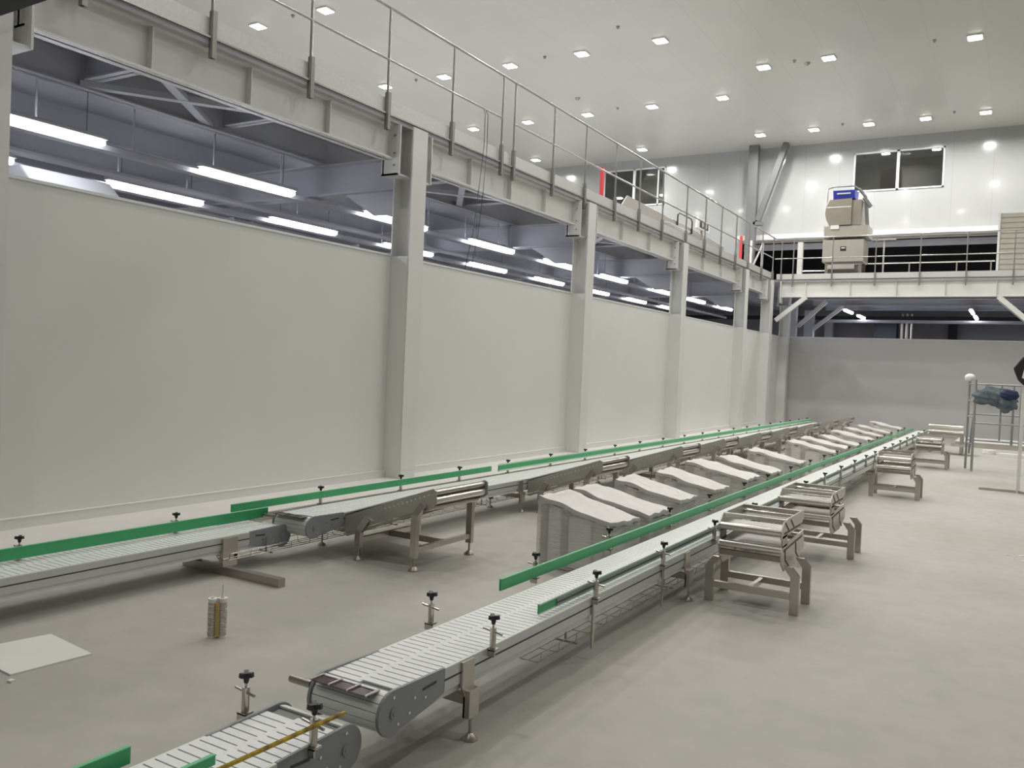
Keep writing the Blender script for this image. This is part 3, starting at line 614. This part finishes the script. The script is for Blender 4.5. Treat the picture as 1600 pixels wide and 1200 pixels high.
# ------------------------------------------------------------------ rising side chutes of the left line
def foot(m, x, y, z): m.tube([(x, y, z), (x, y, .03)], .009, 8).tube([(x, y, 0), (x, y, .014), (x, y, .035)], [.042, .038, .014], 18)
def chute(y, label):
    t = thing('side_chute', (-4.3, y, 0), label, 'chute', 'rising side chutes of the left line')
    def side(ya, nm, holes):
        pts = [(-4.655, .325), (-4.56, .36), (-3.79, .640), (-3.765, .625), (-3.755, .525), (-3.79, .50), (-4.6, .205), (-4.655, .19)]
        o = MB().prism(pts, 'y', ya, ya+.008).build(nm, M['inox_plate'], t)
        if holes:
            h = MB()
            for k in range(16):
                u = k/15.; xx = -4.45+u*.62; zz = .36+u*.225; h.tube([(xx, ya-.0015, zz), (xx, ya, zz)], .0075, 8)
            h.build('holes', M['inox_bright'], o)
            MB().prism([(-4.655, .175), (-4.6, .2), (-3.79, .495), (-3.84, .46), (-4.62, .165)], 'y', ya-.012, ya).build('lower_flange', M['machbody'], t)
    side(y, 'side_plate', True); side(y+.72, 'side_plate', False)
    MB().prism([(-4.655, .352), (-3.80, .632), (-3.80, .622), (-4.655, .342)], 'y', y+.012, y+.70).build('slide_surface', M['kerb'], t)
    MB().prism([(-4.65, .24), (-3.85, .53), (-3.85, .51), (-4.65, .22)], 'y', y+.02, y+.70).build('under_tray', M['inox_dull'], t)
    for x, z, r in ((-3.80, .605, .02), (-3.80, .545, .03), (-3.86, .475, .02)):
        MB().tube([(x, y+.01, z), (x, y+.715, z)], r, 14).build('roller', M['inox_bright'] if r > .025 else M['inox'], t, True)
    ya, yb = y-.04, y+.72
    for x, bent in ((-4.47, .33), (-3.92, .52)):
        l_ = MB().box(x-.028, x+.028, ya-.02, ya+.02, .10, bent-.09)
        l_.bar((x, ya, bent-.10), (x+.06, ya+.03, bent), .055, .04, (0, 1, 0))
        lo = l_.build('leg', M['inox'], t, bevel=.002); f_ = MB(); foot(f_, x, ya, .10); f_.build('foot', M['inox_dull'], lo, True)
        l_ = MB().box(x-.028, x+.028, yb-.02, yb+.02, .10, bent-.02)
        lo = l_.build('leg', M['inox'], t, bevel=.002); f_ = MB(); foot(f_, x, yb, .10); f_.build('foot', M['inox_dull'], lo, True)
        MB().box(x-.015, x+.015, ya+.02, yb-.02, .14, .18).build('cross_bar', M['inox'], t)
    MB().box(-4.45, -3.94, y+.33, y+.37, .14, .18).build('cross_bar', M['inox_dull'], t)
    return t
CH = [5.25, 8.22, 10.7, 12.55, 14.6, 16.6, 18.7, 21.0, 23.2]
c0 = chute(CH[0], 'rising steel side chute with rollers at its tip, nearest the camera, on the left line')
for k, y in enumerate(CH[1:]):
    clone(c0, (-4.3, y, 0), 'rising steel side chute on the left line, %s from the camera' % ORD[k+1])

# ------------------------------------------------------------------ roller tables of the right line
def roller_table(y, label, dy=0.0, xo=0.0, upper=True, zs=0.0):
    x0, x1 = -1.775+xo, -1.35+xo
    t = thing('roller_table', (x0, y, 0), label, 'roller table', 'roller tables beside the right line')
    yt = y+dy
    for s_, xx, lx in ((-1, x0, x0-.065), (1, x1, x1+.095)):
        for yy in (y, y+.36):
            l_ = MB().prism([(lx-.03, 0), (lx+.03, 0), (lx+.03, .26), (lx+.03-s_*.05, .32), (lx-.03-s_*.05, .32), (lx-.03, .25)], 'y', yy-.018, yy+.018)
            l_.build('leg', M['inox'], t, bevel=.002)
        xa = xx-.004; xb = xx+.004
        lw = [(yt-.05, .42), (yt-.02, .45), (yt+.62, .475), (yt+.66, .40), (yt+.66, .34), (yt+.42, .27), (yt+.06, .27), (yt-.02, .33)]
        lo = MB().prism(lw, 'x', xa, xb).build('lower_side_plate', M['inox_plate'], t)
        te = MB()
        for k in range(16): te.box(xb if s_ > 0 else xa-.002, (xb if s_ > 0 else xa-.002)+.002, yt+.02+k*.036, yt+.036+k*.036, .408+k*.0015, .425+k*.0015)
        te.build('teeth', M['slot'], lo)
        for a_ in (.06, .38): MB().bar((xx+s_*.006, yt+a_, .42), (xx+s_*.006, yt+a_+.02, .34), .004, .008).bar((xx+s_*.006, yt+a_+.02, .343), (xx+s_*.006, yt+a_+.13, .285), .004, .008).build('dark_joint', M['slot'], lo)
        if upper:
            up = [(yt-.05, .50), (yt-.06, .56), (yt+.02, .615), (yt+.12, .625), (yt+.62, .625), (yt+.62, .56), (yt+.45, .52)]
            uo = MB().prism(up, 'x', xa, xb).build('upper_side_plate', M['inox_plate'], t)
            te = MB()
            for k in range(14): te.box(xb if s_ > 0 else xa-.002, (xb if s_ > 0 else xa-.002)+.002, yt+.02+k*.036, yt+.036+k*.036, .525, .54)
            te.build('teeth', M['slot'], uo)
            for a_ in (.04, .2): MB().bar((xx+s_*.006, yt+a_, .605), (xx+s_*.006, yt+a_+.1, .545), .004, .008).build('dark_joint', M['slot'], uo)
            MB().box(xx-.004, xx+.004, yt-.02, yt+.12, .44, .52).build('side_link', M['inox_dull'], t)
    def rod(yy, zz, r, m_, nm='roller'): MB().tube([(x0, yy, zz), (x1, yy, zz)], r, 14).build(nm, m_, t, True)
    rod(yt-.02, .425, .026, M['inox_bright']); rod(yt+.60, .43, .026, M['inox_bright'])
    MB().box(x0, x1, yt+.01, yt+.6, .405, .412).build('lower_tray', M['inox_plate'], t)
    MB().box(x0, x1, yt-.01, yt+.03, .34, .375).build('front_crossbar', M['inox_dull'], t)
    MB().box(x0, x1, yt+.45, yt+.49, .34, .38).build('rear_crossbar', M['inox_dull'], t)
    if upper:
        rod(yt-.03, .545, .026, M['inox_bright']); rod(yt+.58, .56, .024, M['inox_bright'])
        MB().box(x0+.01, x1-.01, yt+.0, yt+.2, .558, .563).build('upper_tray', M['inox_bright'], t)
        MB().box(x0+.01, x1-.01, yt+.26, yt+.56, .56, .565).build('upper_tray', M['inox_plate'], t)
        MB().box(x0, x1, yt+.03, yt+.075, .60, .625).build('top_bar', M['inox_bright'], t)
        MB().box(x0, x1, yt+.53, yt+.575, .60, .625).build('top_bar', M['inox'], t)
    for yy in (y, y+.36): MB().box(x0-.035, x1+.065, yy-.02, yy+.02, .10, .145).build('stretcher', M['inox'], t)
    MB().box((x0+x1)/2-.015, (x0+x1)/2+.015, y+.02, y+.34, .105, .14).build('middle_bar', M['inox'], t)
    return t
r0 = roller_table(5.92, 'two-tier steel roller table nearest the camera on the right of the long conveyor')
roller_table(8.12, 'two-tier steel roller table right behind the nearest one', dy=-.5)
r3 = roller_table(12.77, 'steel roller table standing clear, third from the camera', xo=.09)
roller_table(17.8, 'steel roller table fourth from the camera, left of the scaffold', xo=.09)
t = thing('long_roller_table', (-1.5, 21.6, 0), 'low wide stainless bench at the far end, left of the scaffold foot', 'roller table')
MB().box(-1.83, -1.13, 22.0, 22.5, .42, .50).build('top', M['inox_plate'], t)
MB().box(-1.84, -1.12, 22.5, 22.53, .42, .66).build('back_plate', M['inox_plate'], t)
for z, r in ((.625, .03), (.50, .03)): MB().tube([(-1.84, 21.98, z), (-1.12, 21.98, z)], r, 12).build('roller', M['inox_bright'], t, True)
for x in (-1.8, -1.16):
    for y in (22.0, 22.46): MB().box(x-.03, x+.03, y-.03, y+.03, 0, .42).build('leg', M['inox'], t)
MB().box(-1.36, -.9, 21.7, 22.1, .2, .24).build('side_shelf', M['inox_bright'], t)

# ------------------------------------------------------------------ film wrapped tables between the lines
BX = [((-3.30, 6.02), -7, .68, .44), ((-3.27, 6.58), -4, .72, .42), ((-3.29, 7.50), -2, .66, .44), ((-3.24, 8.42), -1, .64, .46), ((-3.34, 9.62), -3, .74, .46),
      ((-3.24, 10.45), -2, .70, .46), ((-3.26, 11.95), 1, .70, .46), ((-3.27, 14.2), -3, .74, .5), ((-3.27, 15.25), 2, .74, .5), ((-3.15, 16.15), -2, .66, .5),
      ((-3.26, 17.9), -4, .74, .5), ((-3.28, 19.4), -3, .74, .5), ((-3.26, 20.8), -3, .72, .5), ((-3.28, 23.1), -2, .72, .5)]
def wrapped(i, x, y, yaw, ln, wd, label):
    t = thing('wrapped_table', (x, y, 0), label, 'wrapped table', 'film wrapped tables between the conveyors')
    t.rotation_euler = (0, 0, math.radians(yaw))
    rnd = random.Random(i*5+3)
    def L_(u, v, z): return (x+u, y+v, z)     # built unrotated at its own origin, turned by the empty
    def top(u): return .57-.135*u/ln
    n, mm_ = 18, 9; vs = []; fs = []
    peak = rnd.uniform(.12, .3)*ln
    ph = rnd.random()*6
    for a in range(n+1):
        for b_ in range(mm_+1):
            u = ln*a/n; v = wd*b_/mm_
            e = min(b_, mm_-b_, a, n-a)
            z = top(u) + (.016*math.exp(-((u-peak)/.05)**2)*(.2+.8*v/wd)+.005*math.sin(v*40+u*23+ph) - .004*math.sin(math.pi*min(1, max(0, (u-peak)/(ln-peak))))**2)*(1 if b_ < mm_ else .6) + .006*math.sin(u*17+ph+v*9)+.004*math.sin(v*31+ph)
            if 0 < b_ < mm_ and 0 < a < n: z += rnd.uniform(-.003, .003)-.006
            vs.append(L_(u, v, z))
    for a in range(n):
        for b_ in range(mm_): k = a*(mm_+1)+b_; fs.append((k, k+mm_+1, k+mm_+2, k+1))
    # hanging skirt all round with an uneven lower edge
    ring = [a*(mm_+1) for a in range(n+1)]+[n*(mm_+1)+b_ for b_ in range(1, mm_+1)]+[a*(mm_+1)+mm_ for a in range(n-1, -1, -1)]+[b_ for b_ in range(mm_-1, 0, -1)]
    k0 = len(vs); cx, cy = x+ln/2, y+wd/2
    for lev, (dz, ou) in enumerate(((.012, .004), (.03, .003))):
        for q in ring:
            v = vs[q]; dx, dy = v[0]-cx, v[1]-cy; d_ = math.hypot(dx, dy)
            vs.append((v[0]+dx/d_*(ou+rnd.uniform(-.003, .003)), v[1]+dy/d_*(ou+rnd.uniform(-.003, .003)), v[2]-dz-(rnd.uniform(0, .01) if lev else 0)))
    R_ = len(ring)
    for q in range(R_):
        q2 = (q+1) % R_; fs.append((ring[q], ring[q2], k0+q2, k0+q)); fs.append((k0+q, k0+q2, k0+R_+q2, k0+R_+q))
    MB().add(vs, fs).build('top_cover', M['filmtop'], t, True)
    # posts and pale panels seen through the film
    for u in (.045, .36*ln, ln-.05):
        for v in (.035, wd-.035):
            MB().box(x+u-.03, x+u+.03, y+v-.02, y+v+.02, 0, top(u)-.06).build('post', M['brownsteel'], t)
    MB().box(x+.09, x+.33*ln, y+.02, y+.05, .03, top(.2)-.06).box(x+.42*ln, x+.72*ln, y+.02, y+.05, .03, top(.6*ln)-.06).box(x+ln-.05, x+ln-.02, y+.08, y+wd-.08, .05, .40).build('foam_panel', M['foam'], t)
    MB().box(x+.02, x+ln-.02, y+.06, y+wd-.06, .12, .42).build('packed_body', M['foam'], t)
    # film skin
    vs = []; fs = []; per = []
    for a in range(13): per.append((ln*a/12, 0))
    for b_ in range(1, 6): per.append((ln, wd*b_/5))
    for a in range(11, -1, -1): per.append((ln*a/12, wd))
    for b_ in range(4, 0, -1): per.append((0, wd*b_/5))
    P_ = len(per); LV = 7
    for l in range(LV):
        for (u, v) in per:
            z = .01+(top(u)-.05)*l/(LV-1); off = rnd.uniform(.0, .007)
            vs.append(L_(u+(off if u >= ln else (-off if u <= 0 else 0)), v+(off if v >= wd else (-off if v <= 0 else 0)), z))
    for l in range(LV-1):
        for q in range(P_): fs.append((l*P_+q, l*P_+(q+1) % P_, (l+1)*P_+(q+1) % P_, (l+1)*P_+q))
    MB().add(vs, fs).build('film_skin', M['film'], t, True)
    return t
for i, ((x, y), yaw, ln, wd) in enumerate(BX):
    wrapped(i, x, y, yaw, ln, wd, 'film wrapped low table between the conveyors, %s from the camera' % ORD[i])

# ------------------------------------------------------------------ things on the floor
t = thing('sealant_cartridge', (-3.825, 3.28, 0), 'upright twin sealant cartridge with yellow label standing on the floor', 'cartridge')
A1, A2 = (-3.842, 3.260), (-3.808, 3.300); CM = (-3.825+.76*.024, 3.28-.65*.024)
lab = mat('label_print', (.74, .72, .68), .5, col2=(.30, .24, .22), nscale=60, stretch=(.6, .6, 2.5))
for q in (A1, A2):
    MB().tube([(*q, 0), (*q, .215)], .0245, 18).build('barrel', M['white'], t, True)
    MB().tube([(*q, .012), (*q, .2)], .0252, 18, False).build('printed_label', lab, t, True)
    MB().tube([(*q, .212), (*q, .222)], .027, 18).build('cap', M['white'], t, True)
MB().bar((*CM, .012), (*CM, .2), .022, .012, (.76, -.65, 0)).build('label_stripe', M['label'], t)
for zz in (.04, .075, .11, .15): MB().bar((CM[0]+.005, CM[1]-.0045, zz), (CM[0]+.005, CM[1]-.0045, zz+.018), .009, .003, (.76, -.65, 0)).build('green_mark', M['labelgreen'], t)
MB().tube([(*A2, .222), (*A2, .236), (A2[0], A2[1], .30)], [.012, .007, .005], 10).build('nozzle', M['white'], t, True)
MB().tube([(*A1, .222), (*A1, .23)], [.012, .009], 10).build('neck', M['white'], t, True)
M['sheetedge'] = mat('board_edge', (.35, .34, .3), .6)
o = MB().prism([(-4.542, 2.751), (-4.088, 2.699), (-4.116, 2.298), (-4.62, 2.33)], 'z', .0, .008).build('board', M['paper'], loc=(-4.3, 2.5, 0))
tag(o, 'flat off-white board lying on the floor at the left edge', 'board')
o = MB().prism([(-4.06, 2.27), (-4.03, 2.275), (-4.025, 2.25), (-4.05, 2.245)], 'z', .0, .01).build('scrap', M['paper']); tag(o, 'tiny white scrap on the floor beside the flat board', 'scrap')
o = MB().bar((-1.93, 1.55, .405), (-2.005, 2.30, .345), .008, .011)
o.bar((-1.93, 1.55, .411), (-2.005, 2.28, .353), .003, .003)
tag(o.build('yellow_pipe', M['yellow']), 'thin yellow and black pipe lying along the right edge of the near belt', 'pipe')
# scaffold with clothes
t = thing('scaffold_frame', (-.8, 18.1, 0), 'small grey tube scaffold by the end partition', 'scaffold')
for x, y, z in ((-.89, 18.55, 1.68), (-.76, 18.0, 1.70), (-.02, 18.0, 1.63), (-.15, 18.55, 1.62)):
    MB().tube([(x, y, 0 if x < -.5 else .5), (x, y, z)], .022, 10).build('upright', M['scaf'], t, True)
for z in (1.62, .9): MB().tube([(-.76, 18.0, z), (.3, 18.0, z)], .016, 8).build('rung', M['scaf'], t, True)
for z in (1.62, 1.05, .55): MB().tube([(-.89, 18.55, z), (.3, 18.55, z)], .016, 8).build('rung', M['scaf'], t, True)
for z in (1.62, 1.3, 1.0, .5): MB().tube([(-.89, 18.55, z), (-.76, 18.0, z)], .014, 8).build('side_rung', M['scaf'], t, True)
MB().tube([(-.34, 18.0, .6), (-.34, 18.0, 1.62)], .016, 8).build('inner_post', M['scaf'], t, True)
MB().tube([(-.84, 18.5, .3), (-.76, 18.1, 1.2)], .02, 8).build('diagonal', M['scaf'], t, True)
MB().tube([(.3, 18.0, 0), (.3, 18.0, 1.62)], .022, 8).build('upright', M['scaf'], t, True)
MB().tube([(.3, 18.55, 0), (.3, 18.55, 1.62)], .022, 8).build('upright', M['scaf'], t, True)
def lump(name, c_, rx, ry, rz, m_, label, cat, seed, amp=.22, parent=None):
    bm = bmesh.new(); bmesh.ops.create_icosphere(bm, subdivisions=4, radius=1); rnd = random.Random(seed)
    ph = [rnd.random()*6 for _ in range(6)]
    for v in bm.verts:
        q = v.co.copy(); k = 1+amp*(.5*math.sin(q.x*7+ph[0]+2*q.z)+.35*math.sin(q.z*11+ph[1]+3*q.x)+.3*math.sin(q.y*9+ph[2])+.25*math.sin((q.x+q.z)*15+ph[3]))
        v.co = Vector((q.x*rx*k, q.y*ry*k, q.z*rz*k))
    me = bpy.data.meshes.new(name); bm.to_mesh(me); bm.free(); me.materials.append(m_)
    for q in me.polygons: q.use_smooth = True
    o = bpy.data.objects.new(name, me); o.location = c_; COL.objects.link(o); return tag(o, label, cat)
lump('work_clothes', (-.50, 17.98, 1.40), .27, .12, .17, M['clothgrey'], 'bundle of grey-green work clothes hung over the scaffold rung', 'clothes', 3)
lump('work_clothes', (-.26, 17.97, 1.33), .19, .12, .20, M['clothgrey'], 'greyer tail of clothes hanging lowest on the scaffold', 'clothes', 5)
lump('navy_jacket', (-.22, 17.92, 1.44), .15, .12, .11, M['clothblue'], 'navy blue jacket on the right of the clothes bundle on the scaffold', 'clothes', 8, .1)
h = lump('hard_hat', (-.89, 18.55, 1.76), .09, .10, .075, M['white'], 'white hard hat on top of the left scaffold post', 'helmet', 4, .02)
bpy.data.objects['hard_hat'].location = (-.89, 18.55, 1.74)
# stand with a dark hood at the right edge
t = thing('lamp_stand', (.0, 15.0, 0), 'pale floor stand with a flat base at the right edge', 'stand')
MB().bar((-.52, 14.98, .02), (.0, 15.0, .02), .035, .03).bar((0, 15, .02), (.25, 14.7, .02), .035, .03).build('base', M['inox'], t)
MB().bar((.0, 15.0, .0), (.0, 15.0, 1.62), .05, .05).build('pole', M['steel_paint'], t)
t = thing('dark_hood', (.04, 15.0, 1.62), 'black fabric hood with white lining on top of the stand at the right edge', 'hood')
m = MB().prism([(-.15, 1.88), (-.03, 2.06), (.25, 2.1), (.3, 1.7), (.0, 1.62), (-.08, 1.70)], 'y', 14.9, 15.1); m.build('shell', M['black'], t, bevel=.02)
MB().prism([(-.03, 1.74), (.0, 1.90), (.05, 1.92), (.04, 1.70)], 'y', 14.89, 14.9).build('lining', M['white'], t)
# plinth and bits along the end partition
t = thing('plinth', (-1.4, 24.9, 0), 'low white topped plinth along the foot of the end partition', 'plinth')
MB().box(-1.45, 6, 24.9, 27.0, 0, .12).build('body', M['kerbface'], t); MB().box(-1.46, 6, 24.89, 27.0, .12, .135).build('top', M['kerb'], t)
m = MB()
for k in range(5): m.tube([(-.62+.13*math.cos(a/12*2*math.pi+k), 22.9+.13*math.sin(a/12*2*math.pi+k), .02+k*.018) for a in range(13)], .012, 6)
tag(m.build('cable_coil', M['foam']), 'pale coil of cable on the floor behind the scaffold', 'coil')
tag(MB().box(-.42, .4, 22.3, 22.5, .05, .08).box(-.42, .4, 22.3, 22.34, .0, .05).box(-.42, .4, 22.46, 22.5, 0, .05).build('white_pallet', M['white']), 'flat white slat frame on the floor behind the scaffold', 'frame')
def dust(pts, z, label):
    o = MB().prism(pts, 'z', .0, z).build('plaster_dust', M['paper']); tag(o, label, 'dust', kind='stuff')
rnd = random.Random(2)
m = MB()
for k in range(26):
    a = rnd.random()*6.28; r = rnd.random()**.6; cx, cy = .2+.32*r*math.cos(a), 9.35+.22*r*math.sin(a); s_ = rnd.uniform(.008, .03)
    m.prism([(cx+s_*math.cos(q*1.05)*rnd.uniform(.6, 1.2), cy+s_*math.sin(q*1.05)*rnd.uniform(.6, 1.2)) for q in range(6)], 'z', 0, .004)
o = m.build('plaster_dust', M['paper']); tag(o, 'scattered white plaster crumbs on the floor at the right edge', 'dust', kind='stuff')
# stair stringer that cuts the top left corner
tag(MB().bar((-6.0, -2.2, .14), (-6.0, 4.2, 4.73), .06, .3).build('stair_stringer', M['dark']), 'dark slanting stair stringer cutting the top left corner', 'stair')
